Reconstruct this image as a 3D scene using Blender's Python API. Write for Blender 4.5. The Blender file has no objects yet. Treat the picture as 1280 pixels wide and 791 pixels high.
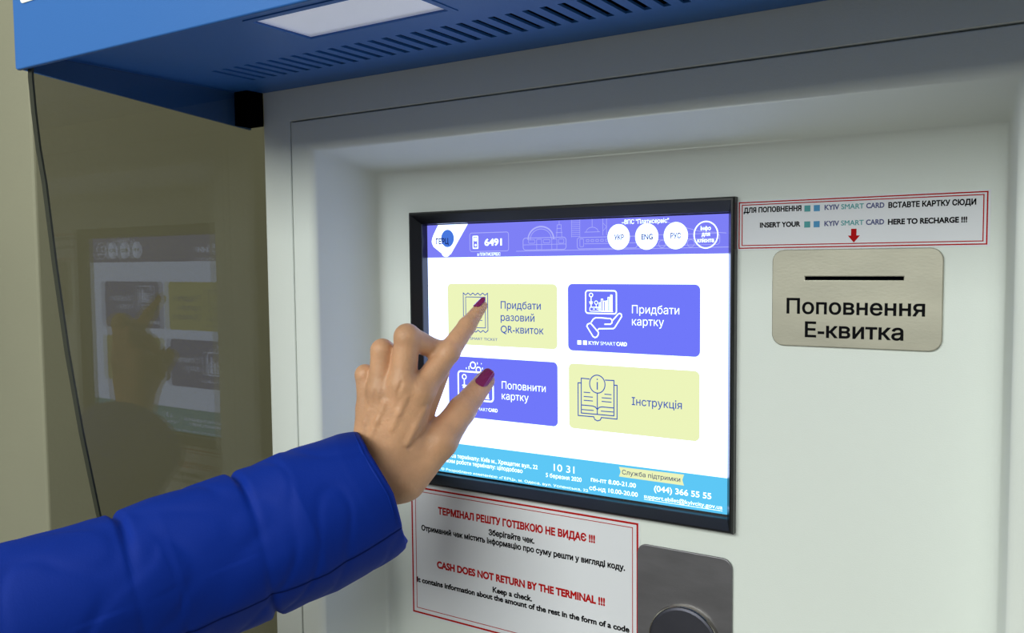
import bpy, bmesh, math, random
import numpy as np
from mathutils import Vector, Matrix, noise

# ------------------------------------------------------------------ camera
Z0 = 1.5                       # height of the display's top edge above the floor (m)
SC = bpy.context.scene
COL = SC.collection

def P(x, y, z):
    """millimetres on the terminal (x right, y into it, z up from the display's top edge) -> metres"""
    return Vector((x/1000.0, y/1000.0, z/1000.0 + Z0))

cam_data = bpy.data.cameras.new('camera')
cam = bpy.data.objects.new('camera', cam_data); COL.objects.link(cam)
cam_data.sensor_fit = 'HORIZONTAL'; cam_data.sensor_width = 36.0
cam_data.lens = 1090.0/1280.0*36.0
cam_data.clip_start = 0.02
RIGHT = Vector((0.8410332, 0.54090006, -0.00950189))
DOWN = Vector((0.02501097, -0.05642231, -0.99809367))
VIEW = Vector((-0.54040504, 0.83919226, -0.06098147))
m = Matrix((RIGHT, -DOWN, -VIEW)).transposed().to_4x4()
m.translation = P(595.77, -755.75, -41.95)
cam.matrix_world = m
SC.camera = cam

# ------------------------------------------------------------------ exposure, world, lights
SC.view_settings.view_transform = 'Standard'
SC.view_settings.look = 'None'
SC.view_settings.gamma = 1.0
SC.view_settings.exposure = 0.0
SC.view_settings.use_curve_mapping = False

w = bpy.data.worlds.new('hall'); SC.world = w; w.use_nodes = True
bg = w.node_tree.nodes['Background']
bg.inputs[0].default_value = (0.92, 0.96, 0.98, 1); bg.inputs[1].default_value = 0.23

def area(name, loc, target, sx, sy, power, color):
    d = bpy.data.lights.new(name, 'AREA'); d.shape = 'RECTANGLE'; d.size = sx; d.size_y = sy
    d.energy = power; d.color = color
    o = bpy.data.objects.new(name, d); COL.objects.link(o)
    o.location = loc
    o.rotation_euler = (Vector(target) - Vector(loc)).to_track_quat('-Z', 'Y').to_euler()
    return o
area('ceiling_lamp_hall', (0.0, -2.8, 2.9), (0.1, -0.3, 1.3), 2.8, 1.9, 158, (0.95, 1.0, 0.95))
area('ceiling_lamp_left', (-0.45, -0.95, 2.95), (-0.7, 0.1, 1.2), 0.9, 0.6, 20, (1.0, 0.98, 0.88))

# ------------------------------------------------------------------ materials
def lin(c):
    return tuple((v/255/12.92 if v/255 <= 0.04045 else ((v/255+0.055)/1.055)**2.4) for v in c)
MATS = {}
def mat(name, rgb, rough=0.5, metal=0.0, bump=0.0, bscale=400, bdet=2, var=0.0, vscale=8, spec=0.5, stretch=None, sss=0.0, sheen=0.0, coat=0.0):
    if name in MATS: return MATS[name]
    mt = bpy.data.materials.new(name); mt.use_nodes = True
    nt = mt.node_tree; b = nt.nodes['Principled BSDF']
    c = lin(rgb)
    b.inputs['Base Color'].default_value = (*c, 1)
    b.inputs['Roughness'].default_value = rough
    b.inputs['Metallic'].default_value = metal
    b.inputs['Specular IOR Level'].default_value = spec
    if coat: b.inputs['Coat Weight'].default_value = coat
    if sheen:
        b.inputs['Sheen Weight'].default_value = sheen; b.inputs['Sheen Roughness'].default_value = 0.5
    if sss:
        b.inputs['Subsurface Weight'].default_value = sss
        b.inputs['Subsurface Radius'].default_value = (0.006, 0.0025, 0.0012)
        b.inputs['Subsurface Scale'].default_value = 1.0
    tc = nt.nodes.new('ShaderNodeTexCoord')
    src = tc.outputs['Object']
    if stretch:
        mp = nt.nodes.new('ShaderNodeMapping'); mp.inputs['Scale'].default_value = stretch
        nt.links.new(src, mp.inputs['Vector']); src = mp.outputs['Vector']
    if var:
        n = nt.nodes.new('ShaderNodeTexNoise'); n.inputs['Scale'].default_value = vscale; n.inputs['Detail'].default_value = 4
        nt.links.new(src, n.inputs['Vector'])
        r = nt.nodes.new('ShaderNodeValToRGB')
        r.color_ramp.elements[0].position = 0.3; r.color_ramp.elements[1].position = 0.7
        r.color_ramp.elements[0].color = (*[v*(1-var) for v in c], 1)
        r.color_ramp.elements[1].color = (*[min(1, v*(1+var)) for v in c], 1)
        nt.links.new(n.outputs['Fac'], r.inputs['Fac']); nt.links.new(r.outputs['Color'], b.inputs['Base Color'])
    if bump:
        n = nt.nodes.new('ShaderNodeTexNoise'); n.inputs['Scale'].default_value = bscale; n.inputs['Detail'].default_value = bdet
        nt.links.new(src, n.inputs['Vector'])
        bp = nt.nodes.new('ShaderNodeBump'); bp.inputs['Strength'].default_value = bump; bp.inputs['Distance'].default_value = 0.001
        nt.links.new(n.outputs['Fac'], bp.inputs['Height']); nt.links.new(bp.outputs['Normal'], b.inputs['Normal'])
    MATS[name] = mt
    return mt
def glow(name, rgb, strength=1.0):
    """lit pixels of the display"""
    if name in MATS: return MATS[name]
    mt = bpy.data.materials.new(name); mt.use_nodes = True
    nt = mt.node_tree; nt.nodes.clear()
    e = nt.nodes.new('ShaderNodeEmission'); o = nt.nodes.new('ShaderNodeOutputMaterial')
    e.inputs[0].default_value = (*lin(rgb), 1); e.inputs[1].default_value = strength
    nt.links.new(e.outputs[0], o.inputs[0]); MATS[name] = mt
    return mt

M_white = mat('white_powder_coat', (224, 229, 223), 0.75, bump=0.12, bscale=900, spec=0.15)
M_gap = mat('panel_gap', (40, 42, 46), 0.8)
M_blue = mat('blue_powder_coat', (46, 104, 176), 0.45, bump=0.08, bscale=900)
M_black = mat('black_plastic', (13, 14, 17), 0.3)
M_dark = mat('dark_cavity', (3, 4, 7), 1.0, spec=0.0)
M_steel = mat('brushed_steel', (172, 168, 152), 0.45, metal=0.5, var=0.07, vscale=22, stretch=(1, 1, 2), bump=0.06, bscale=300)
M_dsteel = mat('dark_brushed_steel', (128, 126, 130), 0.42, metal=0.8, var=0.10, vscale=25, stretch=(1, 1, 3), bump=0.06, bscale=300)
M_rim = mat('polished_steel', (190, 186, 176), 0.2, metal=1.0)
M_paper = mat('sticker_paper', (224, 225, 230), 0.5, spec=0.4)
M_red = mat('red_ink', (178, 18, 20), 0.8, spec=0.1)
M_ink = mat('black_ink', (14, 14, 17), 0.9, spec=0.1)
M_navy = mat('navy_ink', (52, 60, 120), 0.5)
M_teal = mat('teal_ink', (52, 148, 150), 0.5)
M_sky = mat('sky_blue_ink', (44, 136, 186), 0.5)
M_wall = mat('beige_wall_paint', (146, 145, 124), 0.7, var=0.03, vscale=3, bump=0.25, bscale=120)
M_floor = mat('grey_stone_floor', (120, 116, 108), 0.4, var=0.15, vscale=6)
M_ceil = mat('ceiling_paint', (190, 188, 180), 0.8)
M_lamp = mat('acrylic_lamp_cover', (238, 238, 246), 0.35, spec=0.5)
_b = M_lamp.node_tree.nodes['Principled BSDF']            # the dim lamp behind its acrylic cover
_b.inputs['Emission Color'].default_value = (0.80, 0.86, 1.0, 1); _b.inputs['Emission Strength'].default_value = 0.22
M_skin = mat('skin', (208, 158, 120), 0.46, var=0.12, vscale=38, bump=0.5, bscale=330, bdet=6, spec=0.4, sss=0.10)
M_nail = mat('dark_red_nail_polish', (132, 8, 84), 0.24, coat=0.6)
M_coat = mat('blue_quilted_fabric', (0, 40, 136), 0.65, bump=0.12, bscale=700, spec=0.15)
M_seam = mat('blue_thread', (0, 22, 88), 0.8, spec=0.1)
M_edge = mat('dark_glass_edge', (52, 54, 42), 0.3)
M_letter = mat('white_vinyl', (238, 238, 230), 0.5)

G_white = glow('pixels_white', (186, 206, 255), 3.1)
G_head = glow('pixels_periwinkle', (126, 128, 246), 1.0)
G_headl = glow('pixels_header_drawing', (176, 180, 252), 1.0)
G_bluetile = glow('pixels_blue_tile', (112, 120, 250), 1.0)
G_yel = glow('pixels_pale_yellow', (233, 241, 184), 1.04)
G_band = glow('pixels_sky_band', (94, 200, 246), 1.0)
G_navy = glow('pixels_navy', (50, 90, 196), 0.85)
G_text = glow('pixels_dark_blue', (40, 60, 130), 0.7)
G_logo = glow('pixels_logo_blue', (72, 120, 222), 1.0)

def glass_mat():
    mt = bpy.data.materials.new('tinted_glass'); mt.use_nodes = True
    nt = mt.node_tree; nt.nodes.clear()
    out = nt.nodes.new('ShaderNodeOutputMaterial')
    tr = nt.nodes.new('ShaderNodeBsdfTransparent'); tr.inputs[0].default_value = (0.86, 0.85, 0.82, 1)
    gl = nt.nodes.new('ShaderNodeBsdfGlossy'); gl.inputs['Roughness'].default_value = 0.012
    lw = nt.nodes.new('ShaderNodeLayerWeight'); lw.inputs[0].default_value = 0.5
    pw = nt.nodes.new('ShaderNodeMath'); pw.operation = 'POWER'; pw.inputs[1].default_value = 5
    ml = nt.nodes.new('ShaderNodeMath'); ml.operation = 'MULTIPLY_ADD'; ml.inputs[1].default_value = 0.95; ml.inputs[2].default_value = 0.032
    mx = nt.nodes.new('ShaderNodeMixShader')
    nt.links.new(lw.outputs['Facing'], pw.inputs[0]); nt.links.new(pw.outputs[0], ml.inputs[0])
    nt.links.new(ml.outputs[0], mx.inputs[0]); nt.links.new(tr.outputs[0], mx.inputs[1]); nt.links.new(gl.outputs[0], mx.inputs[2])
    nt.links.new(mx.outputs[0], out.inputs[0])
    return mt
M_glass = glass_mat()

# ------------------------------------------------------------------ builders
def link(name, me, mt, parent=None, smooth=False, label=None):
    o = bpy.data.objects.new(name, me); COL.objects.link(o)
    if mt: me.materials.clear(); me.materials.append(mt)
    if smooth:
        for f in me.polygons: f.use_smooth = True
    if parent: o.parent = parent; o.matrix_parent_inverse = parent.matrix_basis.inverted()
    if label: o['label'] = label
    return o
def tag(o, label, cat, group=None):
    o['label'] = label; o['category'] = cat
    if group: o['group'] = group
    return o
def root(name, loc, label, cat, group=None):
    o = bpy.data.objects.new(name, None); COL.objects.link(o); o.location = loc
    o.empty_display_size = 0.05
    return tag(o, label, cat, group)
def struct(o):
    o['kind'] = 'structure'; return o
def mesh_of(verts, faces):
    me = bpy.data.meshes.new('m'); me.from_pydata([tuple(v) for v in verts], [], faces); me.validate(); me.update()
    return me
def bm_box(bm, x0, x1, y0, y1, z0, z1):
    vs = [bm.verts.new(P(x, y, z)) for x in (x0, x1) for y in (y0, y1) for z in (z0, z1)]
    for f in ((0,1,3,2),(4,6,7,5),(0,4,5,1),(2,3,7,6),(0,2,6,4),(1,5,7,3)):
        bm.faces.new([vs[i] for i in f])
def box(name, x0, x1, y0, y1, z0, z1, mt, parent=None, bev=0, label=None):
    bm = bmesh.new(); bm_box(bm, x0, x1, y0, y1, z0, z1)
    bmesh.ops.recalc_face_normals(bm, faces=bm.faces)
    if bev:
        bmesh.ops.bevel(bm, geom=bm.edges[:], offset=bev/1000, segments=3, profile=0.5, affect='EDGES')
    me = bpy.data.meshes.new('m'); bm.to_mesh(me); bm.free()
    return link(name, me, mt, parent, label=label)
def rrect(x0, x1, z0, z1, r, n=7):
    if r <= 0: return [(x0, z0), (x1, z0), (x1, z1), (x0, z1)]
    pts = []
    for cx, cz, a0 in ((x1-r, z0+r, -90), (x1-r, z1-r, 0), (x0+r, z1-r, 90), (x0+r, z0+r, 180)):
        for i in range(n+1):
            a = math.radians(a0 + 90*i/n); pts.append((cx+r*math.cos(a), cz+r*math.sin(a)))
    return pts
def ellipse(cx, cz, rx, rz, n=40):
    return [(cx+rx*math.cos(2*math.pi*i/n), cz+rz*math.sin(2*math.pi*i/n)) for i in range(n)]
def curve_mesh(loops, extrude=0.0, bevel=0.0):
    cu = bpy.data.curves.new('c', 'CURVE'); cu.dimensions = '2D'; cu.fill_mode = 'BOTH'
    cu.extrude = extrude; cu.bevel_depth = bevel; cu.bevel_resolution = 2
    for lp in loops:
        s = cu.splines.new('POLY'); s.points.add(len(lp)-1); s.use_cyclic_u = True
        for p, q in zip(s.points, lp): p.co = (q[0]/1000, q[1]/1000, 0, 1)
    o = bpy.data.objects.new('c', cu); COL.objects.link(o)
    dg = bpy.context.evaluated_depsgraph_get()
    me = bpy.data.meshes.new_from_object(o.evaluated_get(dg))
    bpy.data.objects.remove(o); bpy.data.curves.remove(cu)
    return me
def slab(name, loops, y_back, y_front, mt, parent=None, bev=0, label=None, axis='y'):
    """outline(s) with holes, extruded. axis y: outline in x,z; axis z: outline in x,y; axis x: outline in y,z"""
    t = abs(y_back - y_front)/2; mid = (y_back + y_front)/2
    me = curve_mesh(loops, max(t-bev, 0.001)/1000, bev/1000)
    for v in me.vertices:
        a, b, c = v.co.x*1000, v.co.y*1000, v.co.z*1000
        v.co = P(a, mid-c, b) if axis == 'y' else (P(a, b, mid+c) if axis == 'z' else P(mid+c, a, b))
    me.update()
    return link(name, me, mt, parent, label=label)
def flat(loops, y):
    me = curve_mesh(loops)
    for v in me.vertices: v.co = P(v.co.x*1000, y, v.co.y*1000)
    me.update(); return me
def print_on(name, loops, y, mt, parent, label=None):
    return link(name, flat(loops, y), mt, parent, label=label)
def ribbon(bm, pts, wd, y, closed=False):
    """a drawn line: mitred flat ribbon in the x,z plane"""
    n = len(pts); L = []; R_ = []
    for i in range(n):
        p = Vector(pts[i])
        a = Vector(pts[i-1]) if (i > 0 or closed) else None
        b = Vector(pts[(i+1) % n]) if (i < n-1 or closed) else None
        d1 = (p-a).normalized() if a is not None and (p-a).length > 0 else None
        d2 = (b-p).normalized() if b is not None and (b-p).length > 0 else None
        d1 = d1 or d2; d2 = d2 or d1
        t = (d1+d2); t = t.normalized() if t.length > 1e-4 else d1
        nrm = Vector((-t.y, t.x)); c = max(0.5, nrm.dot(Vector((-d1.y, d1.x))))
        o = nrm*(wd/2/c)
        L.append(bm.verts.new(P(p.x+o.x, y, p.y+o.y))); R_.append(bm.verts.new(P(p.x-o.x, y, p.y-o.y)))
    for i in range(n if closed else n-1):
        k = (i+1) % n
        bm.faces.new((R_[i], R_[k], L[k], L[i]))
def lines(name, items, y, mt, parent, label=None):
    """items: (pts, width, closed)"""
    bm = bmesh.new()
    for pts, wd, cl in items: ribbon(bm, pts, wd, y, cl)
    me = bpy.data.meshes.new('m'); bm.to_mesh(me); bm.free()
    return link(name, me, mt, parent, label=label)
def add_flat(o, loops, y):
    """join filled shapes into a drawing that already exists"""
    bm = bmesh.new(); bm.from_mesh(o.data)
    me = flat(loops, y); bm.from_mesh(me); bm.to_mesh(o.data); bm.free(); bpy.data.meshes.remove(me)
CAP = 0.727
from mathutils.geometry import delaunay_2d_cdt
def glyph_loops(body):
    cu = bpy.data.curves.new('t', 'FONT'); cu.body = body; cu.size = 1.0
    o = bpy.data.objects.new('t', cu); COL.objects.link(o)
    dg = bpy.context.evaluated_depsgraph_get()
    c2 = o.evaluated_get(dg).to_curve(dg, apply_modifiers=False)
    out = []
    for sp_ in c2.splines:
        b = sp_.bezier_points; pts = []
        for q in range(len(b)):
            p0, p1 = b[q], b[(q+1) % len(b)]
            a, h1, h2, e = p0.co.xy, p0.handle_right.xy, p1.handle_left.xy, p1.co.xy
            straight = abs((h1-a).cross(e-a)) < 1e-6 and abs((h2-a).cross(e-a)) < 1e-6
            n = 1 if straight else 5
            for k in range(n):
                t = k/n
                pts.append(a*(1-t)**3 + h1*3*t*(1-t)**2 + h2*3*t*t*(1-t) + e*t**3)
        cl = []
        for p in pts:
            if not cl or (p-cl[-1]).length > 1e-4: cl.append(p)
        if len(cl) > 1 and (cl[0]-cl[-1]).length < 1e-4: cl.pop()
        if len(cl) > 2: out.append(cl)
    o.to_curve_clear(); bpy.data.objects.remove(o); bpy.data.curves.remove(cu)
    return out
def area2(l): return sum(l[i-1].cross(l[i]) for i in range(len(l)))
def text(body, x0, x1, base, cap, y, mt, parent, bold=0.0, name='lettering', label=None):
    loops = glyph_loops(body)
    # clusters of outlines that share a stretch of the line
    loops.sort(key=lambda l: min(p.x for p in l)); cl = []; right = -1e9
    for l in loops:
        a = min(p.x for p in l); b = max(p.x for p in l)
        if cl and a <= right + 1e-4: cl[-1].append(l); right = max(right, b)
        else: cl.append([l]); right = b
    if bold:
        for q, grp in enumerate(cl):
            bb = [(min(p.x for p in l), max(p.x for p in l), min(p.y for p in l), max(p.y for p in l)) for l in grp]
            big_ = area2(max(grp, key=lambda l: abs(area2(l)))); ng = []
            for u, l in enumerate(grp):
                inside = any(v != u and bb[v][0] <= bb[u][0] and bb[v][1] >= bb[u][1] and bb[v][2] <= bb[u][2] and bb[v][3] >= bb[u][3] for v in range(len(grp)))
                sg = 1.0 if (big_ if inside else area2(l)) > 0 else -1.0
                r = []
                for i in range(len(l)):
                    d1 = (l[i]-l[i-1]).normalized(); d2 = (l[(i+1) % len(l)]-l[i]).normalized()
                    n1 = Vector((d1.y, -d1.x))*sg; n2 = Vector((d2.y, -d2.x))*sg
                    nn = (n1+n2); nn = nn.normalized() if nn.length > 1e-4 else n1
                    r.append(l[i] + nn*(bold/max(0.6, nn.dot(n1))))
                ng.append(r)
            cl[q] = ng
    V_ = []; F_ = []
    for grp in cl:
        vs = []; es = []
        for l in grp:
            k = len(vs); vs += l; es += [(k+i, k+(i+1) % len(l)) for i in range(len(l))]
        ov, oe, of, *_r = delaunay_2d_cdt(vs, es, [], 0, 1e-5)
        A = np.array([vs[e[0]] for e in es]); B = np.array([vs[e[1]] for e in es])
        k = len(V_); V_ += [(p.x, p.y) for p in ov]
        for t in of:
            cx = sum(ov[q].x for q in t)/len(t); cy = sum(ov[q].y for q in t)/len(t)
            up = (A[:, 1] <= cy) & (B[:, 1] > cy); dn = (A[:, 1] > cy) & (B[:, 1] <= cy)
            side = (B[:, 0]-A[:, 0])*(cy-A[:, 1]) - (cx-A[:, 0])*(B[:, 1]-A[:, 1])
            if int((up & (side > 0)).sum()) - int((dn & (side < 0)).sum()) != 0:
                F_.append(tuple(k+q for q in t))
    a = min(v[0] for v in V_); b = max(v[0] for v in V_)
    me = mesh_of([P(x0 + (v[0]-a)/(b-a)*(x1-x0), y, base + v[1]/CAP*cap) for v in V_], F_)
    return link(name, me, mt, parent, label=label)
def loops_mesh(rects, close_last=False, close_first=False):
    """rects: (x0,x1,z0,z1,y) rings bridged one to the next"""
    vs = []; fs = []
    for x0, x1, z0, z1, y in rects:
        vs += [P(x0, y, z0), P(x1, y, z0), P(x1, y, z1), P(x0, y, z1)]
    for i in range(len(rects)-1):
        for k in range(4):
            a, b = i*4+k, i*4+(k+1) % 4
            fs.append((a, b, b+4, a+4))
    n = len(rects)
    if close_last: fs.append(((n-1)*4, (n-1)*4+1, (n-1)*4+2, (n-1)*4+3))
    if close_first: fs.append((3, 2, 1, 0))
    return mesh_of(vs, fs)

# ------------------------------------------------------------------ the setting
FL = -1500
struct(box('floor', -3500, 3500, -5000, 900, FL-60, FL, M_floor))
struct(box('ceiling', -3500, 3500, -5000, 900, 1500, 1560, M_ceil))
struct(box('wall_back', -1057, 3500, 800, 900, FL, 1500, M_wall))
struct(box('wall_left', -3500, -1057, 150, 900, FL, 1500, M_wall, bev=6))

# ------------------------------------------------------------------ the terminal cabinet
FY = -106                       # front face
KX0, KX1 = -137, 770
term = root('ticket_terminal', P(316, 100, FL), 'white powder coated ticket terminal cabinet with a deep recessed front', 'ticket machine')
GX0, GX1, GZ1, GZ0 = -96.5, 595, 108, -655     # seam of the inset door panel
bm = bmesh.new()
me = loops_mesh([(KX0, KX1, FL, 330, 340), (KX0, KX1, FL, 330, FY+3), (KX0+.8, KX1-.8, FL+1, 329, FY+.8), (KX0+3, KX1-3, FL+2, 328, FY),
                 (GX0-.8, GX1+.8, GZ0-.8, GZ1+.8, FY), (GX0, GX1, GZ0, GZ1, FY+.8), (GX0, GX1, GZ0, GZ1, FY+14)], close_first=True)
link('cabinet_body', me, M_white, term)
slab('seam_gap', [[(GX0-1, GZ0-1), (GX1+1, GZ0-1), (GX1+1, GZ1+1), (GX0-1, GZ1+1)],
                  [(GX0+4, GZ0+4), (GX1-4, GZ0+4), (GX1-4, GZ1-4), (GX0+4, GZ1-4)]], FY+16, FY+13.5, M_gap, term, label='dark gap around the door panel')
g = 1.3
ox0, ox1, oz0, oz1 = -66, 564, -622, 76
ix0, ix1, iz0, iz1 = -54, 552.5, -604, 56.5
rings = [(GX0+g, GX1-g, GZ0+g, GZ1-g, FY+14), (GX0+g, GX1-g, GZ0+g, GZ1-g, FY+1), (GX0+g+1, GX1-g-1, GZ0+g+1, GZ1-g-1, FY)]
for k in range(0, 9):           # rolled lip into the recess
    a = math.radians(k*10.0)
    e = 9*math.sin(a); d = 9*(1-math.cos(a))
    rings.append((ox0-8+e, ox1+8-e, oz0-8+e, oz1+8-e, FY+d))
r2 = 9
for k in range(0, 9):           # soft inner corner
    a = math.radians(k*10.0 + 5)
    e = r2*(1-math.cos(a)); d = r2*math.sin(a)
    rings.append((ix0-1.5+e, ix1+1.5-e, iz0-2+e, iz1+2-e, -10-r2+d))
rings.append((ix0+12, ix1-12, iz0+12, iz1-12, -10))
rings += [(-9, 347, -280, 11, -10), (-9, 347, -280, 11, 8)]
me = loops_mesh(rings)
recess = link('recessed_door_panel', me, M_white, term)
for f in recess.data.polygons: f.use_smooth = True
md = recess.modifiers.new('wn', 'WEIGHTED_NORMAL'); md.keep_sharp = False

# ------------------------------------------------------------------ canopy
CX0 = -158
hood = root('canopy_hood', P(300, -106, 240), 'bright blue metal canopy over the screen with vent slots', 'canopy')
slab('front_fascia', [rrect(CX0, KX1+15, 125.5, 330, 2)], -349.5, -353.5, M_blue, hood, bev=1.2)
slab('side_skirt', [[(-350, 125.5), (-106.5, 104), (-106.5, 330), (-350, 330)]], CX0, CX0+3, M_blue, hood, axis='x')
box('top_cover', CX0, KX1+15, -353, -106.5, 328, 331, M_blue, hood)
lamp_rect = [(70, -237), (214, -237), (214, -302), (70, -302)]
slots = []
for k in range(37):
    xs = -92 + 15.0*k
    slots.append(rrect(xs, xs+6.2, -207, -158, 0.4, 2))
slab('underside_panel', [[(CX0+3, -349.5), (KX1+12, -349.5), (KX1+12, FY-.5), (CX0+3, FY-.5)], lamp_rect[::-1]] + slots, 141, 143, M_blue, hood, axis='z')
box('vent_shade_block', -110, 480, -225, -140, 143.1, 150, M_dark, hood, label='black block painting in the unlit cavity behind the vent slots')  # near-black block, its colour stands in for the shade inside the canopy
box('gasket', CX0+3.2, KX0+2, -128, FY-0.6, 106, 140.8, M_dark, hood, label='black foam block in the rear corner')
lm = slab('lamp_cover', [rrect(68, 216, -304, -235, 2)], 143.2, 146, M_lamp, hood, axis='z', label='white acrylic lamp cover')
slab('lamp_frame', [rrect(67, 217, -305, -234, 2), rrect(72.5, 211.5, -299.5, -239.5, 1)[::-1]], 140.2, 141, M_blue, lm, axis='z')
slab('letter', [rrect(-146, -96, 177, 260, 4), rrect(-130, -112, 196, 270, 2)[::-1]], -353.5, -354.1, M_letter, hood, label='white letter stroke')

# ------------------------------------------------------------------ glass side wing
wing = root('glass_side_wing', P(-140, -106, -200), 'tinted glass side panel with a slanted front edge, mirroring the screen', 'glass panel')
front = [(-346, 138), (-347, 119), (-345.5, 90), (-343, 60), (-339, 30), (-333, -40), (-325, -117), (-315, -190), (-302, -267), (-280, -360), (-250, -450), (-205, -540), (-150, -610), (-95, -650)]
pane_loop = front + [(-95, 138)]
slab('pane', [pane_loop], -150.5, -145.5, M_glass, wing, axis='x')
bm = bmesh.new()
prev = None
for (y, z) in front:
    cur = [bm.verts.new(P(-151, y-0.6, z)), bm.verts.new(P(-145, y-0.6, z)), bm.verts.new(P(-145, y+1.2, z)), bm.verts.new(P(-151, y+1.2, z))]
    if prev:
        for k in range(4): bm.faces.new((prev[k], prev[(k+1) % 4], cur[(k+1) % 4], cur[k]))
    else: bm.faces.new(cur)
    prev = cur
bm.faces.new(prev[::-1])
bmesh.ops.recalc_face_normals(bm, faces=bm.faces)
me = bpy.data.meshes.new('m'); bm.to_mesh(me); bm.free()
link('edge_strip', me, M_edge, wing, label='dark polished front edge')

# ------------------------------------------------------------------ touch screen
scr = root('touch_screen', P(169, -10, -135), 'lit touch screen in a black bezel showing four menu tiles', 'screen')
bez = loops_mesh([(-11.4, 349.4, -282.3, 13.6, -9.6), (-11.4, 349.4, -282.3, 13.6, -17), (-10, 348, -281, 12.2, -19), (-8, 346.4, -279.4, 10.6, -19),
                  (-0.6, 341.4, -272.2, 1.2, -9.5), (-0.3, 341, -271.8, 1, -8.5), (-0.3, 341, -271.8, 1, 1.5), (-8, 348, -281, 12, 1.5), (-8, 348, -281, 12, -9.6), (-11.4, 349.4, -282.3, 13.6, -9.6)])
link('bezel', me if False else bez, M_black, scr)
box('display', -2, 343, 0.2, 1.2, -273, 3, M_black, scr)
print_on('lit_page', [[(0, -270.4), (338.5, -270.4), (338.5, 0), (0, 0)]], 0.0, G_white, scr)
Y1, Y2, Y3 = -0.12, -0.24, -0.36

# header
hd = print_on('header_banner', [[(0, -35.2), (338.5, -35.2), (338.5, 0), (0, 0)]], Y1, G_head, scr)
drop = [(15.1, 0), (54.7, 0), (31.5, -32)]
for a in range(-20, -165, -18): drop.append((25.2+6.2*math.cos(math.radians(a)), -29.0+5.6*math.sin(math.radians(a))))
drop += [(8.6, -23.5), (6.6, -20.0), (6.0, -17.6), (6.8, -14.0), (9.1, -9.5)]
lg = print_on('logo', [drop], Y2, G_white, hd, label='white drop shaped logo')
print_on('logo_disc', [ellipse(27.7, -14.7, 8.6, 9.4)], Y3, G_logo, hd)
text('ГЕРЦ', 11.8, 29.1, -20.5, 6.0, Y3-.1, G_text, hd, 0.035)
bx = lines('number_box', [(rrect(57, 105.9, -29.2, -9.8, 2.4), 0.7, True)], Y2, G_headl, hd)
ki = lines('terminal_icon', [(rrect(61.2, 67.3, -25.9, -13.3, .5), 1.1, True)], Y2, G_white, hd)
add_flat(ki, [rrect(62.6, 66, -18.4, -14.6, .3), ellipse(64.4, -22.6, 1.1, 1.3, 14)], Y2)
text('6491', 75.9, 97.6, -23.2, 7.1, Y2, G_white, hd, 0.03)
text('в ПЛАТИСЕРВІС', 66.7, 95.7, -33.8, 3.1, Y2, G_white, hd, 0.012)
text('–ВПС "Платисервіс"', 234, 281.7, -6.0, 4.1, Y2, G_white, hd, 0.01)
def arc(cx, cz, rx, rz, a0, a1, n=24):
    return [(cx+rx*math.cos(math.radians(a0+(a1-a0)*i/n)), cz+rz*math.sin(math.radians(a0+(a1-a0)*i/n))) for i in range(n+1)]
it = [(arc(144.5, -18.5, 15, 13, 0, 180), 1.5, False), (arc(144.5, -18.5, 12.4, 10.6, 0, 180), .6, False),
      (rrect(123.5, 173.5, -28.8, -16.7, 3), .7, True), ([(114.9, -29.8), (338, -29.4)], .6, False), ([(124, -23.5), (173, -23.5)], .5, False),
      (rrect(130, 137.5, -22, -18.6, .8), .5, True), (rrect(139.6, 145.4, -28.6, -18.2, .5), .5, True), (rrect(147.5, 155, -22, -18.6, .8), .5, True),
      (rrect(157.2, 163, -28.6, -18.2, .5), .5, True), (rrect(165, 171, -22.6, -18.4, .8), .5, True),
      ([(162.8, -16.7), (163.6, -4.4), (168, -4.4), (168.8, -16.7)], .5, False), ([(163, -8), (168.5, -8)], .5, False), ([(162, -12), (169.4, -12)], .5, False),
      ([(165.8, -4.4), (165.8, -.6)], .5, False)]
for k in range(9): it.append(([(179.7, -1.2-1.9*k), (189, -1.2-1.9*k)], .4, False))
it += [([(179.7, 0), (179.7, -17.2)], .4, False), ([(189, 0), (189, -17.2)], .4, False), (arc(202.5, -12.5, 6.5, 4.6, 0, 180, 14), .5, False), ([(194, -12.5), (211, -12.5)], .5, False),
       ([(202.5, -8), (202.5, 0)], .5, False), (rrect(186, 250, -28.6, -17.6, 2.5), .6, True), (rrect(189, 193, -26.5, -19, .6), .5, True), ([(194, -23.8), (250, -23.8)], .5, False)]
for k in range(6): it.append((rrect(196+5.2*k, 199+5.2*k, -21.8, -19.8, .3), .5, True))
it += [([(214, 0), (214, -16)], .5, False), ([(218, 0), (218, -16)], .5, False), ([(214, -4), (218, -8), (214, -12)], .4, False),
       ([(222, -16), (240, -2), (270, -2), (290, -9), (312, -15), (336, -17)], .5, False), ([(222, -9), (232, -15)], .5, False),
       (ellipse(275, -25.5, 3.4, 3.4, 20), .5, True), (ellipse(303, -25.5, 3.4, 3.4, 20), .5, True), (rrect(262, 330, -27, -17, 3), .5, True), ([(262, -21.5), (330, -21.5)], .4, False)]
lines('city_drawing', it, Y1-.05, G_headl, hd, label='pale line drawing of trams, an arch and towers')
for s, cx, cz, rx, rz, x0, x1, b, c in (('УКР', 230.8, -18.0, 11.6, 12.2, 226.2, 236.4, -20.6, 4.8), ('ENG', 259.7, -18.3, 11.7, 12.3, 254.3, 265.9, -21.0, 5.2), ('РУС', 288.5, -18.2, 11.8, 12.4, 283.4, 293.5, -20.5, 4.8)):
    lb = print_on('language_button', [ellipse(cx, cz, rx, rz, 48)], Y3, G_white, scr, label='round white button reading ' + s)
    text(s, x0, x1, b, c, Y3-.12, G_text, lb, 0.03)
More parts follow.
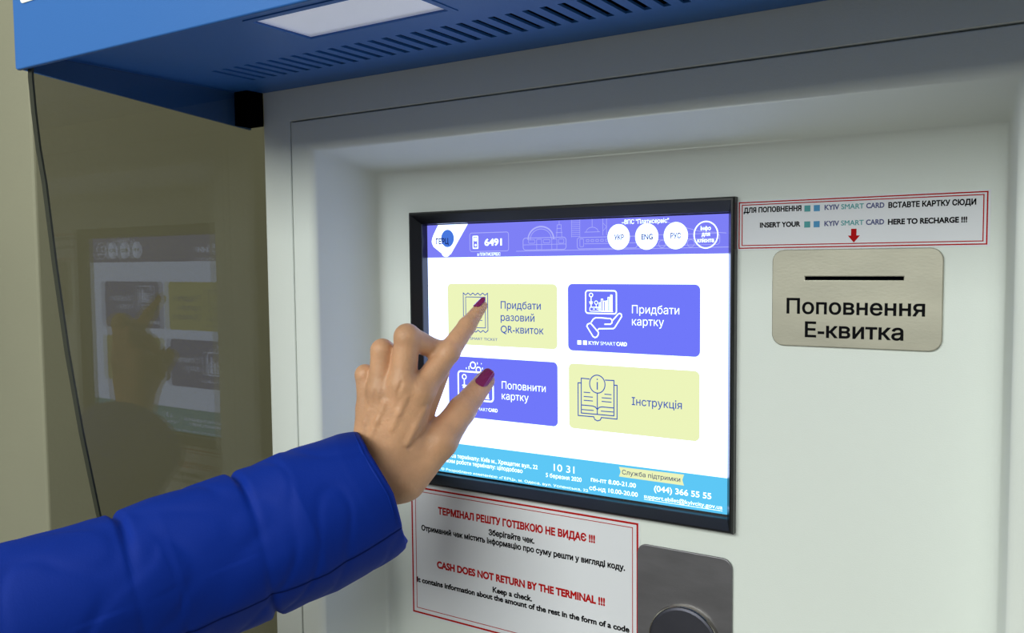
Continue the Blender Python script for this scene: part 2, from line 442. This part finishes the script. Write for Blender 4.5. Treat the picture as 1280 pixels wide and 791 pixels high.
ib = lines('info_button', [(ellipse(317.2, -18.1, 11.1, 11.9, 48), 1.1, True)], Y3, G_white, scr)
text('інфо', 312.2, 321.8, -14.0, 3.7, Y3, G_white, ib, 0.02)
text('для', 313.2, 321.0, -19.2, 3.7, Y3, G_white, ib, 0.02)
text('клієнта', 309.2, 324.7, -24.8, 3.7, Y3, G_white, ib, 0.02)

# tiles
def tile(x0, x1, z0, z1, mt, label):
    return print_on('menu_tile', [rrect(x0, x1, z0, z1, 5.2)], Y1, mt, scr, label=label)
t1 = tile(26.6, 163.1, -128.7, -63.1, G_yel, 'pale yellow tile with a paper ticket icon')
wav = [(47.5+31.5*i/30, -74.2 + 1.0*math.cos(2*math.pi*5*i/30)) for i in range(31)]
wav2 = [(79-31.5*i/30, -113.6 + 1.0*math.cos(2*math.pi*5*i/30)) for i in range(31)]
lines('tile_icon', [(wav + wav2, .9, True), (rrect(50.6, 75.9, -109.8, -77.4, .3), .8, True), ([(54, -98), (72, -98)], .7, False), ([(54, -102), (72, -102)], .7, False)], Y2, G_navy, t1, label='ticket drawn in blue outline')
text('Придбати', 95.4, 143.9, -89.0, 7.8, Y2, G_navy, t1, 0.006)
text('разовий', 95.2, 136.3, -101.6, 7.8, Y2, G_navy, t1, 0.006)
text('QR-квиток', 95.1, 147.0, -114.0, 7.8, Y2, G_navy, t1, 0.006)
text('KYIV SMART TICKET', 43.5, 90.9, -123.0, 2.9, Y2, G_navy, t1)

def city_card(x, z, sx, parent, mt, nm='tile_icon', wide=33.2, high=22.1):
    """rounded travel card with a pin, tram and towers; x, z its lower left corner"""
    S = lambda a, b: (x+a*sx, z+b*sx)
    items = [(rrect(x, x+wide*sx, z, z+high*sx, 2.6*sx), 1.25*sx, True), (ellipse(x+5.9*sx, z+17.8*sx, 1.9*sx, 1.8*sx, 18), .8*sx, True),
             ([S(5.9, 16), S(5.9, 6)], .9*sx, False), ([S(3.8, 11), S(8, 11)], .9*sx, False), ([S(4.5, 9), S(5.9, 11.6), S(7.3, 9)], .7*sx, False),
             (ellipse(x+11.5*sx, z+10.5*sx, 1.7*sx, 1.7*sx, 16), .6*sx, True), ([S(11.5, 8.8), S(11.5, 5)], .6*sx, False),
             (rrect(x+4.6*sx, x+17*sx, z+2.2*sx, z+6*sx, .9*sx), .7*sx, True), ([S(8, 4.2), S(10, 4.2)], .8*sx, False), ([S(12, 4.2), S(14.5, 4.2)], .8*sx, False), ([S(17, 2), S(29.5, 2)], .7*sx, False)]
    for a, h in ((14.8, 10.5), (17, 14), (19.6, 12), (22, 12.3), (24.2, 15.8), (27, 18)):
        items.append((rrect(x+a*sx, x+(a+1.7)*sx, z+2.4*sx, z+h*sx, .2*sx), .75*sx, True))
    o = lines(nm, items, Y2, mt, parent)
    add_flat(o, [rrect(x+22*sx, x+23.7*sx, z+2.4*sx, z+12.3*sx, 0), rrect(x+27*sx, x+28.7*sx, z+2.4*sx, z+18*sx, 0)], Y2-.03)
    return o
t2 = tile(175.2, 312.1, -128.8, -62.8, G_bluetile, 'blue tile with a card over an open hand icon')
city_card(195.1, -91.4, 1.0, t2, G_white)
lines('tile_icon', [([(196.2, -104.2), (197.2, -102.2), (199.6, -101.2), (201, -101.6), (209, -109.8), (208.6, -112.4), (207, -114.4), (205, -115), (203, -114)], 1.2, True),
                    ([(200.9, -100.4), (203.4, -97), (206, -95.6), (212.3, -95.6), (222.0, -96.1), (223.6, -97.4), (223.6, -100), (221.8, -101.5), (215.5, -101.7)], 1.2, False),
                    ([(223.7, -98.3), (230.0, -91.6), (231.8, -90.8), (233.4, -91.6), (233.8, -93.7), (226.6, -104.4), (225.0, -105.6), (209.6, -106.2), (208, -107.8)], 1.2, False)], Y2, G_white, t2, label='open hand drawn in white outline')
for xq in (185.7, 192): print_on('square_mark', [rrect(xq, xq+4.3, -122.6, -118.4, 0)], Y2, G_white, t2)
text('KYIV', 198.2, 209.6, -122.2, 3.7, Y2, G_white, t2, 0.012)
text('SMART', 211.1, 227.3, -122.1, 3.7, Y2, G_white, t2, -0.012)
text('CARD', 228.2, 239.3, -121.9, 3.7, Y2, G_white, t2, 0.03)
text('Придбати', 244.6, 292.0, -90.4, 7.9, Y2, G_white, t2, -0.004)
text('картку', 244.6, 276.9, -101.8, 7.9, Y2, G_white, t2, -0.004)

t3 = tile(26.5, 162.9, -206.8, -141.6, G_bluetile, 'blue tile with coins dropping onto a card icon')
city_card(39.4, -187.6, 1.365, t3, G_white)
lines('tile_icon', [(ellipse(59, -150.2, 3.4, 3.4, 20), 1.2, True), (ellipse(66.2, -154.8, 3, 3, 20), 1.1, True), ([(50.3, -154.8), (50.3, -153)], .8, False), ([(53.8, -155), (53.8, -151.5)], 1, False),
                    ([(64.8, -149), (64.8, -146.8)], 1, False), ([(70, -148.6), (70, -147.4)], .8, False), ([(71.4, -154), (71.4, -152)], .9, False)], Y2, G_white, t3, label='coins drawn in white outline')
for xq in (36.7, 43): print_on('square_mark', [rrect(xq, xq+4.3, -199.2, -195, 0)], Y2, G_white, t3)
text('KYIV', 49.2, 60.6, -198.9, 3.7, Y2, G_white, t3, 0.012)
text('SMART', 62.0, 77.6, -198.6, 3.7, Y2, G_white, t3, -0.012)
text('CARD', 78.4, 90.1, -198.3, 3.7, Y2, G_white, t3, 0.03)
text('Поповнити', 95.7, 148.9, -172.7, 7.9, Y2, G_white, t3, -0.004)
text('картку', 95.6, 128.5, -183.9, 7.9, Y2, G_white, t3, -0.004)

t4 = tile(175.6, 312.0, -206.6, -141.6, G_yel, 'pale yellow tile with an open book icon')
bw = 1.0
lines('tile_icon', [([(199.2, -156), (189.8, -155.8), (189.7, -190.4), (225.4, -190.2), (225.5, -155.8), (215.9, -156)], bw, False),
                    ([(189.5, -160.5), (186.2, -160.6), (186.2, -193.2), (203.5, -193.0), (204.6, -195.6), (207.6, -196.7), (210.6, -195.6), (211.9, -193.0), (228.7, -193.1), (228.8, -160.3), (225.6, -160.3)], bw, False),
                    (ellipse(207.5, -160.5, 8.4, 8.8, 40), bw, True), ([(207.5, -169.3), (207.4, -190.3)], bw, False), ([(207.5, -158.4), (207.5, -166)], 1.2, False), ([(207.5, -155.2), (207.5, -156.4)], 1.2, False),
                    ([(189.7, -182.4), (202, -182.4), (205.4, -183.2), (207.4, -185.6)], bw, False), ([(225.4, -182.5), (212.6, -182.5), (209.4, -183.2), (207.4, -185.6)], bw, False)]
      + [([a, b], .9, False) for a, b in (((192.4, -169.5), (199.7, -169.5)), ((192.4, -173.7), (202.6, -173.7)), ((192.4, -177.5), (202.6, -177.5)), ((215.2, -169.8), (222.9, -169.8)),
          ((212.2, -173.5), (222.9, -173.5)), ((212.2, -177.1), (222.9, -177.1)), ((190.3, -186.9), (203.5, -186.8)), ((211.3, -186.7), (224.8, -186.5)))], Y2, G_navy, t4, label='open book with an information mark in blue outline')
text('Інструкція', 244.2, 294.8, -178.0, 7.6, Y2, G_navy, t4, 0.006)

# footer
ft = print_on('footer_banner', [[(0, -270.4), (338.5, -270.4), (338.5, -237), (0, -237)]], Y1, G_band, scr)
text('Адреса терміналу: Київ м., Хрещатик вул., 22', 14.5, 138.6, -253.0, 4.4, Y2, G_white, ft, 0.012)
text('Режим роботи терміналу: цілодобово', 14.5, 120.4, -259.2, 4.4, Y2, G_white, ft, 0.012)
text('© Розроблено компанією «ГЕРЦ», м. Одеса, вул. Успенська, 22', 14.5, 196.9, -268.6, 2.7, Y2, G_white, ft)
text('10 31', 157.8, 181.6, -252.1, 7.4, Y2, G_white, ft, 0.0)
text('5 березня 2020', 148.5, 189.6, -259.6, 4.4, Y2, G_white, ft, 0.008)
text('пн-пт 8.00-21.00', 200.1, 248.5, -257.6, 4.4, Y2, G_white, ft, 0.012)
text('сб-нд 10.00-20.00', 198.3, 250.4, -266.2, 4.4, Y2, G_white, ft, 0.012)
lb = print_on('support_label', [[(230.7, -248.9), (297, -249.1), (295.4, -244), (297.1, -238.8), (230.7, -239.4), (232.4, -244)]], Y2, G_yel, ft, label='pale yellow ribbon')
text('Служба підтримки', 234.0, 293.4, -246.2, 4.5, Y3, G_text, ft, 0.006)
text('(044) 366 55 55', 267.2, 323.3, -258.2, 5.6, Y2, G_white, ft, 0.016)
text('support.ebilet@kyivcity.gov.ua', 256.9, 333.8, -266.2, 4.0, Y2, G_white, ft, 0.008)
lines('underline', [([(256.9, -267.6), (333.8, -267.6)], .45, False)], Y2, G_white, ft)

# ------------------------------------------------------------------ stickers
S0, S1, S2 = -10.05, -10.4, -10.48
st = root('notice_sticker', P(446, -10, -12), 'wide white sticker with a red arrow, above the steel card slot plate', 'sticker')
slab('paper', [rrect(348, 542.5, -32.6, 9.8, .3)], S0, S1, M_paper, st)
lines('red_border', [(rrect(351.0, 540.3, -30.9, 8.2, 0), 1.0, True), (rrect(353.6, 537.8, -28.6, 6.1, 0), .8, True)], S2, M_red, st)
for b in (-0.6, -13.8):
    print_on('square_mark', [rrect(406.1, 411, b-.9, b+4.2, 0)], S2, M_teal, st, label='teal square')
    print_on('square_mark', [rrect(413.7, 418.6, b-.9, b+4.2, 0)], S2, M_sky, st, label='blue square')
    text('KYIV', 422.3, 434.0, b, 4.1, S2, M_navy, st, 0.035)
    text('SMART', 435.4, 452.9, b, 4.1, S2, M_teal, st, 0.02)
    text('CARD', 454.6, 468.2, b, 4.1, S2, M_navy, st, 0.035)
text('ДЛЯ ПОПОВНЕННЯ', 354.8, 403.7, -0.5, 4.2, S2, M_ink, st, 0.045)
text('ВСТАВТЕ КАРТКУ СЮДИ', 471.1, 532.8, -1.0, 4.2, S2, M_ink, st, 0.045)
text('INSERT YOUR', 369.0, 403.0, -13.5, 4.2, S2, M_ink, st, 0.045)
text('HERE TO RECHARGE !!!', 471.0, 527.0, -14.1, 4.2, S2, M_ink, st, 0.045)
print_on('arrow', [[(443.3, -16.8), (447.5, -16.8), (447.5, -22.2), (450.2, -22.2), (445.5, -27.9), (440.9, -22.2), (443.3, -22.2)]], S2, M_red, st, label='red arrow pointing down')

sw = root('warning_sticker', P(118, -10, -360), 'large white notice with red headings below the touch screen', 'sticker')
slab('paper', [rrect(-21.5, 257.3, -434, -286.4, .4)], S0, S1, M_paper, sw)
lines('red_border', [(rrect(-19.4, 254.7, -431.2, -289.4, 0), 1.9, True), (rrect(-14.4, 249.6, -426, -293.6, 0), .8, True)], S2, M_red, sw)
text('ТЕРМІНАЛ РЕШТУ ГОТІВКОЮ НЕ ВИДАЄ !!!', 17.1, 209.7, -315.0, 7.4, S2, M_red, sw, 0.05)
text('Зберігайте чек.', 83.9, 140.4, -327.4, 6.0, S2, M_ink, sw, 0.045)
text('Отриманий чек містить інформацію про суму решти у вигляді коду.', -6.5, 241.8, -336.7, 5.8, S2, M_ink, sw, 0.045)
text('CASH DOES NOT RETURN BY THE TERMINAL !!!', 14.5, 220.3, -375.5, 7.6, S2, M_red, sw, 0.05)
text('Keep a check.', 88.2, 137.0, -388.3, 6.0, S2, M_ink, sw, 0.045)
text('It contains information about the amount of the rest in the form of a code', -14.0, 246.3, -396.4, 5.8, S2, M_ink, sw, 0.045)

# ------------------------------------------------------------------ steel plates
cp = root('card_slot_plate', P(446, -10, -73), 'light steel plate with a black card slot and black lettering', 'card reader')
sl = [(407, -59), (484.3, -59), (484.3, -54.6), (407, -54.6)]
slab('plate', [rrect(381.2, 511.0, -112.9, -33.7, 9), sl], -10, -12.6, M_steel, cp, bev=0.7)
box('card_slot', 406.2, 485, -11.2, -10.3, -59.8, -53.8, M_dark, cp, label='black card slot')
text('Поповнення', 392.8, 499.4, -86.2, 12.6, -12.66, M_ink, cp, 0.02)
text('Е-квитка', 408.1, 484.2, -105.6, 12.6, -12.66, M_ink, cp, 0.02)

kp = root('button_plate', P(302, -10, -390), 'dark brushed steel plate with a round push button, beside the red headed notice', 'button')
slab('plate', [rrect(256.2, 346.6, -482, -307.4, 8.5)], -10.5, -12.8, M_dsteel, kp, bev=0.7)
def lathe(name, cx, cz, prof, mt, parent, n=64, label=None):
    vs = []; fs = []
    for r, y in prof:
        for k in range(n):
            a = 2*math.pi*k/n; vs.append(P(cx+r*math.cos(a), y, cz+r*math.sin(a)))
    for i in range(len(prof)-1):
        for k in range(n):
            fs.append((i*n+k, i*n+(k+1) % n, (i+1)*n+(k+1) % n, (i+1)*n+k))
    fs.append(tuple((len(prof)-1)*n+k for k in range(n)))
    me = mesh_of(vs, fs)
    bm = bmesh.new(); bm.from_mesh(me); bmesh.ops.recalc_face_normals(bm, faces=bm.faces); bm.to_mesh(me); bm.free()
    return link(name, me, mt, parent, smooth=False, label=label)
M_knob = mat('dark_button_steel', (84, 84, 94), 0.4, metal=0.8, var=0.1, vscale=25, bump=0.05, bscale=300)
pb = lathe('push_button', 303.5, -391.5, [(33.3, -15.8), (33.1, -17.2), (31, -17.9), (15, -18.2), (1, -18.3)], M_knob, kp)
lathe('button_rim', 303.5, -391.5, [(35.2, -12.7), (34.9, -15), (34.5, -16.8), (33.9, -17.5), (33.5, -17.2), (33.3, -16.4), (33.0, -15.6)], M_rim, kp, label='bright polished ring')

# ------------------------------------------------------------------ person: hand and forearm
N3 = lambda v: np.array(v, dtype=np.float64)
RN, DN, VN = N3(RIGHT), N3(DOWN), N3(VIEW)
J = dict(iT=((107.0, -51.1, -83.4), 5.6), iD=((102.8, -70.6, -102.0), 8.6), iP=((97.2, -93.9, -125.8), 10.7), iM=((83.5, -119.5, -160.3), 12.8),
         mM=((70.8, -130.8, -153.7), 13.2), mP=((75.4, -128.2, -109.5), 11.6), mD=((84.7, -97.0, -123.8), 9.4), mT=((76.2, -82.6, -145.1), 7.8),
         rM=((49.3, -136.8, -160.5), 12.1), rP=((50.9, -135.3, -122.7), 10.7), rD=((49.5, -108.4, -132.2), 8.9), rT=((48.9, -93.6, -153.4), 7.5),
         pM=((33.4, -136.4, -179.4), 10.6), pP=((30.4, -137.2, -146.5), 9.3), pD=((26.5, -117.6, -154.4), 7.8), pT=((28.8, -105.6, -173.1), 6.7),
         w=((47.2, -132.2, -243.5), 27.0), tC=((64.0, -121.6, -246.0), 21.5), tM=((87.1, -97.1, -211.7), 17.0), tI=((96.8, -73.4, -184.9), 13.6), tT=((103.3, -42.3, -159.1), 10.0),
         e=((12.0, -204.0, -276.0), 31.0))
J = {k: (N3(v[0]), v[1]) for k, v in J.items()}
lo = N3((-8, -226, -318)); hi = N3((126, -28, -66)); H = 1.15
nx, ny, nz = [int(math.ceil((hi[i]-lo[i])/H)) + 1 for i in range(3)]
gx = (lo[0] + H*np.arange(nx)).astype(np.float32)[:, None, None]
gy = (lo[1] + H*np.arange(ny)).astype(np.float32)[None, :, None]
gz = (lo[2] + H*np.arange(nz)).astype(np.float32)[None, None, :]
def cone(a, ra, b, rb):
    d = b - a; L2 = float(d @ d)
    t = ((gx-a[0])*d[0] + (gy-a[1])*d[1] + (gz-a[2])*d[2])/L2
    t = np.clip(t, 0, 1)
    return np.sqrt((gx-a[0]-t*d[0])**2 + (gy-a[1]-t*d[1])**2 + (gz-a[2]-t*d[2])**2) - (ra + (rb-ra)*t)
def smin(a, b, k):
    h = np.clip(0.5 + 0.5*(b-a)/k, 0, 1)
    return b + (a-b)*h - k*h*(1-h)
def bone(a, b, fa=1.0, fb=1.0): return cone(J[a][0], J[a][1]*fa, J[b][0], J[b][1]*fb)
f = cone(J['w'][0], 26, J['e'][0], 30)
wr = J['w'][0]
for kname, off, rw in (('iM', 7, 21), ('mM', 1, 20), ('rM', -6, 19), ('pM', -13, 17)):
    f = smin(f, cone(wr + RN*off, rw, J[kname][0], J[kname][1]*0.98), 9)
f = smin(f, cone(wr - RN*16 + DN*4, 17, J['pM'][0] + DN*14, 11), 9)
f = smin(f, bone('tC', 'tM'), 12)
f = smin(f, cone(N3((74.6, -107.1, -206.6)), 10, N3((66.5, -115.6, -219.0)), 14), 10)
f = smin(f, cone(N3((87.7, -95.2, -145.0)), 9.5, N3((74.0, -103.5, -181.7)), 11.5), 6)
def finger(js, k=3.0):
    g_ = None
    for a, b in zip(js[:-1], js[1:]):
        c_ = bone(a, b); g_ = c_ if g_ is None else smin(g_, c_, k)
    return g_
def swell(g_, p, r, k=3.0): return smin(g_, np.sqrt((gx-p[0])**2+(gy-p[1])**2+(gz-p[2])**2) - r, k)
fi = finger(('iM', 'iP', 'iD', 'iT')); fi = swell(fi, J['iP'][0] - VN*1.2, 10.6)
fm = finger(('mM', 'mP', 'mD', 'mT')); fm = swell(fm, J['mP'][0] - VN*1.0, 11.6)
fr = finger(('rM', 'rP', 'rD', 'rT'))
fp = finger(('pM', 'pP', 'pD', 'pT'))
th = finger(('tM', 'tI', 'tT'), 4.0)
f = smin(f, fp, 3.0); f = smin(f, fr, 2.6); f = smin(f, fm, 2.6); f = smin(f, fi, 4.0); f = smin(f, th, 6.0)
for kname in ('iM', 'mM', 'rM', 'pM'):
    f = swell(f, J[kname][0] - VN*0.6, J[kname][1]*0.95, 8.0)
def surf(p):
    """the skin point met when travelling along the view of the back of the hand"""
    p = N3(p) - VN*45
    for _ in range(400):
        q = np.rint((p-lo)/H).astype(int)
        if 0 <= q[0] < nx and 0 <= q[1] < ny and 0 <= q[2] < nz and f[q[0], q[1], q[2]] < 0: break
        p = p + VN*0.25
    return p
def ridge(p, q, r0, r1, sink, k):
    global f
    a, b = surf(p), surf(q); mid = surf((N3(p)+N3(q))/2)
    for u, v, ra, rb in ((a, mid, r0, (r0+r1)/2), (mid, b, (r0+r1)/2, r1)):
        f = smin(f, cone(u + VN*sink, ra, v + VN*sink, rb), k)
def groove(p, q, r0, r1, k):
    global f
    a, b = surf(p), surf(q); mid = surf((N3(p)+N3(q))/2)
    for u, v, ra, rb in ((a, mid, r0, (r0+r1)/2), (mid, b, (r0+r1)/2, r1)):
        f = -smin(-f, cone(u - VN*(0.6*r0), ra, v - VN*(0.6*r1), rb), k)
ridge((50.6, -127.1, -170.9), (38.6, -137.3, -204.9), 2.4, 1.8, 1.2, 3.5)      # tendons
ridge((67.1, -116.1, -165.0), (56.3, -125.2, -195.3), 2.4, 1.6, 1.2, 3.5)
ridge((36.4, -135.9, -178.6), (31.5, -141.6, -201.0), 2.0, 1.6, 1.0, 3.0)
ridge((80.8, -108.0, -178.0), (68.1, -118.4, -209.3), 2.2, 1.6, 1.0, 4.0)
groove((82.4, -102.5, -197.5), (68.3, -115.3, -214.5), 2.6, 1.0, 2.2)           # crease where the thumb folds in
groove((64.0, -118.0, -152.0), (61.5, -122.0, -163.0), 1.6, 0.8, 2.0)           # clefts between the fingers
groove((41.0, -130.0, -160.0), (41.8, -133.0, -172.0), 1.5, 0.8, 2.0)
def surface_nets(F):
    ins = F < 0
    c = np.stack([ins[i:F.shape[0]-1+i, j:F.shape[1]-1+j, k:F.shape[2]-1+k] for i in (0, 1) for j in (0, 1) for k in (0, 1)])
    s = c.sum(0); act = (s > 0) & (s < 8)
    idx = np.argwhere(act); n = len(idx)
    num = -np.ones(act.shape, dtype=np.int64); num[act] = np.arange(n)
    val = np.stack([F[idx[:, 0]+i, idx[:, 1]+j, idx[:, 2]+k] for i in (0, 1) for j in (0, 1) for k in (0, 1)], 1)
    corner = np.array([(i, j, k) for i in (0, 1) for j in (0, 1) for k in (0, 1)], float)
    acc = np.zeros((n, 3)); cnt = np.zeros(n)
    for a in range(8):
        for b in range(a+1, 8):
            if np.abs(corner[a]-corner[b]).sum() != 1: continue
            va, vb = val[:, a], val[:, b]; mk = (va < 0) != (vb < 0)
            t = np.where(mk, va/np.where(mk, va-vb, 1), 0)
            acc += mk[:, None]*(corner[a] + t[:, None]*(corner[b]-corner[a])); cnt += mk
    pts = lo + H*(idx + acc/cnt[:, None])
    quads = []
    for ax in range(3):
        o1, o2 = [(1, 2), (2, 0), (0, 1)][ax]
        A = np.take(ins, range(0, ins.shape[ax]-1), ax); B = np.take(ins, range(1, ins.shape[ax]), ax)
        e = np.argwhere(A != B); fl = A[tuple(e.T)]
        ok = (e[:, o1] > 0) & (e[:, o2] > 0) & (e[:, o1] < ins.shape[o1]-1) & (e[:, o2] < ins.shape[o2]-1)
        e = e[ok]; fl = fl[ok]
        def at(d1, d2):
            q = e.copy(); q[:, o1] -= d1; q[:, o2] -= d2; return num[tuple(q.T)]
        q = np.stack([at(1, 1), at(0, 1), at(0, 0), at(1, 0)], 1)
        q[~fl] = q[~fl][:, ::-1]
        quads.append(q)
    return pts, np.concatenate(quads)
pts, quads = surface_nets(f)
lab = np.arange(len(pts))                            # keep the one continuous body
for _ in range(400):
    new = lab.copy()
    mnq = lab[quads].min(1)
    for q in range(4): np.minimum.at(new, quads[:, q], mnq)
    new = new[new]
    if (new == lab).all(): break
    lab = new
big = np.bincount(lab).argmax(); keep = lab == big
remap = np.cumsum(keep)-1; quads = remap[quads[keep[quads[:, 0]]]]; pts = pts[keep]
for _ in range(2):                                   # a light relaxation of the grid steps
    acc = np.zeros_like(pts); cnt = np.zeros(len(pts))
    for a, b in ((0, 1), (1, 2), (2, 3), (3, 0)):
        for u, v in ((a, b), (b, a)):
            np.add.at(acc, quads[:, u], pts[quads[:, v]]); np.add.at(cnt, quads[:, u], 1)
    pts = 0.5*pts + 0.5*acc/cnt[:, None]
me = bpy.data.meshes.new('m')
me.from_pydata([tuple(P(*p)) for p in pts], [], [tuple(int(i) for i in q) for q in quads]); me.update()
person = link('person', me, M_skin, None, smooth=True)
tag(person, 'person in a blue quilted coat sleeve, hand with pointing index finger near the touch screen', 'person')

def nail(center, axis, up, half_w, s0, s1, rad, slope, tip_w, label):
    a = axis/np.linalg.norm(axis); n = up - a*(up @ a); n /= np.linalg.norm(n); b = np.cross(a, n)
    NU, NV = 14, 20; vs = []; fs = []
    for j in range(NV+1):
        v = j/NV; s = s0 + (s1-s0)*v
        wd = half_w*min(1.0, math.sqrt(max(0.0, 1-(max(0, 0.32-v)/0.32)**2))*1.0 + 0.02)
        if v > 0.62: wd *= tip_w + (1-tip_w)*math.sqrt(max(0, 1-((v-0.62)/0.38)**2.2))
        r = rad - slope*(s-s0)
        for i in range(NU+1):
            u = (i/NU*2-1)*wd/r
            vs.append(P(*(center + a*s + n*(r*math.cos(u)) + b*(r*math.sin(u)))))
    for j in range(NV):
        for i in range(NU):
            q = j*(NU+1)+i; fs.append((q, q+1, q+NU+2, q+NU+1))
    o = link('fingernail', mesh_of(vs, fs), M_nail, person, smooth=True, label=label)
    md = o.modifiers.new('thick', 'SOLIDIFY'); md.thickness = 0.0011; md.offset = 0
    return o
iax = J['iT'][0]-J['iD'][0]; tax = J['tT'][0]-J['tI'][0]
nail(J['iT'][0], iax, -0.62*RN - 0.42*DN - 0.75*VN, 4.6, -8.0, 6.5, 6.9, 0.12, 0.30, 'dark red nail of the index finger')
nail(J['tT'][0], tax, -VN*0.95 - 0.16*RN - 0.12*DN, 7.0, -13.5, 9.5, 11.3, 0.10, 0.40, 'dark red nail of the thumb')

# sleeve
spine = [((52.5, -139.0, -251.5), 57.5), ((46.2, -151.6, -255.5), 63.0), ((15.0, -199.4, -275.4), 68.6), ((-8.2, -242.6, -288.0), 64.5), ((-39.3, -303.0, -302.5), 67.8), ((-51.7, -335.4, -309.6), 66.0),
         ((-82.0, -402.3, -322.4), 69.9), ((-114.4, -476.5, -335.4), 71.2), ((-160.0, -560.0, -346.0), 74.0)]
sp = [N3(s[0]) for s in spine]; sr = [s[1] for s in spine]
cum = [0.0]
for a, b in zip(sp[:-1], sp[1:]): cum.append(cum[-1] + float(np.linalg.norm(b-a)))
def interp(s):
    i = max(j for j in range(len(cum)-1) if cum[j] <= s or j == 0); t = (s-cum[i])/(cum[i+1]-cum[i])
    g0, g1, g2, g3 = max(i-1, 0), i, i+1, min(i+2, len(sp)-1)
    def cr(a, b, c, d): return 0.5*(2*b + (c-a)*t + (2*a-5*b+4*c-d)*t*t + (3*b-a-3*c+d)*t**3)
    lin_r = sr[i]*(1-t) + sr[i+1]*t
    return cr(sp[g0], sp[g1], sp[g2], sp[g3]), lin_r
seams = [cum[3], cum[5], cum[7]-10]
NR, NS = 240, 240
vs = []; fs = []
tot = cum[-1]
for j in range(NR+1):
    s = tot*j/NR
    c_, r0 = interp(s); c2, _ = interp(min(s+2, tot)); c1, _ = interp(max(s-2, 0))
    T = c2-c1; T /= np.linalg.norm(T)
    n1 = -VN - T*(-VN @ T); n1 /= np.linalg.norm(n1); n2 = DN - T*(DN @ T) - n1*(DN @ n1); n2 /= np.linalg.norm(n2)
    for i in range(NS):
        th_ = 2*math.pi*i/NS
        wv = Vector((math.cos(th_)*1.1, math.sin(th_)*1.1, s/70.0))
        d = 0.0
        for q, sm in enumerate(seams):
            ds = s - sm - 4*math.sin(th_*2+q)
            up = 0.06 + 0.94*abs(math.sin(th_))**2.2
            d -= 6.0*up*math.exp(-(ds/3.0)**2)
            d += 1.8*up*math.exp(-(ds/26.0)**2)
            wk = math.exp(-(ds/42.0)**2)                       # gathers running away from the seam
            d += 1.8*wk*noise.noise(Vector((th_*2.6+q*7, s/60.0, 3.1)))
        d += 1.8*noise.noise(wv*1.2) + 0.25*noise.noise(wv*3.1 + Vector((5, 2, 0)))
        fold = noise.noise(Vector((math.cos(th_)*1.2 + s/55.0, math.sin(th_)*1.2 - s/90.0, 9.0)))
        d -= 0.9*math.exp(-(fold/0.16)**2)
        ang = (math.degrees(th_) - 36 + 180) % 360 - 180       # long seam under the arm
        d -= 0.9*math.exp(-(ang/1.4)**2) + (0.8 if 0 < ang < 60 else 0.0)*min(1, ang/3)*(1-max(0, ang-40)/20)
        if s < 16: d += (1-s/16)*-2.0
        ax = (-5.0*abs(math.sin(th_))**6 + 20*math.cos(th_) + 13*max(0, -math.sin(th_)))*math.exp(-s/70.0)
        pnt = c_ + (r0 + d)*(n1*math.cos(th_) + n2*math.sin(th_)) + T*ax
        vs.append(P(*pnt))
for j in range(NR):
    for i in range(NS):
        fs.append((j*NS+i, (j+1)*NS+i, (j+1)*NS+(i+1) % NS, j*NS+(i+1) % NS))
fs.append(tuple(NR*NS+i for i in range(NS)))
me = mesh_of(vs, fs)
bm = bmesh.new(); bm.from_mesh(me); bmesh.ops.recalc_face_normals(bm, faces=bm.faces); bm.to_mesh(me); bm.free()
cen = sum((vs[120*NS+u] for u in range(0, NS, 20)), Vector())/len(range(0, NS, 20))
pf = me.polygons[120*NS+10]
if pf.normal.dot(pf.center-cen) < 0: me.flip_normals()
sleeve = link('coat_sleeve', me, M_coat, person, smooth=True, label='bright blue quilted sleeve')
md = sleeve.modifiers.new('thick', 'SOLIDIFY'); md.thickness = 0.004; md.offset = -1

# the long stitched seam below the arm
k60 = NS//10
sv = []; sf = []
for j in range(0, NR+1):
    for i in (k60-1, k60, k60+1):
        q = vs[j*NS+i]; cen = sum((vs[j*NS+u] for u in range(0, NS, 20)), Vector())/len(range(0, NS, 20))
        sv.append(vs[j*NS+k60] + (q - vs[j*NS+k60])*0.45 + (q-cen).normalized()*(0.0009 if i == k60 else 0.0002))
for j in range(NR):
    for i in range(2):
        sf.append((j*3+i, j*3+i+1, j*3+i+4, j*3+i+3))
link('seam', mesh_of(sv, sf), M_seam, sleeve, smooth=True, label='darker stitched seam along the underside')
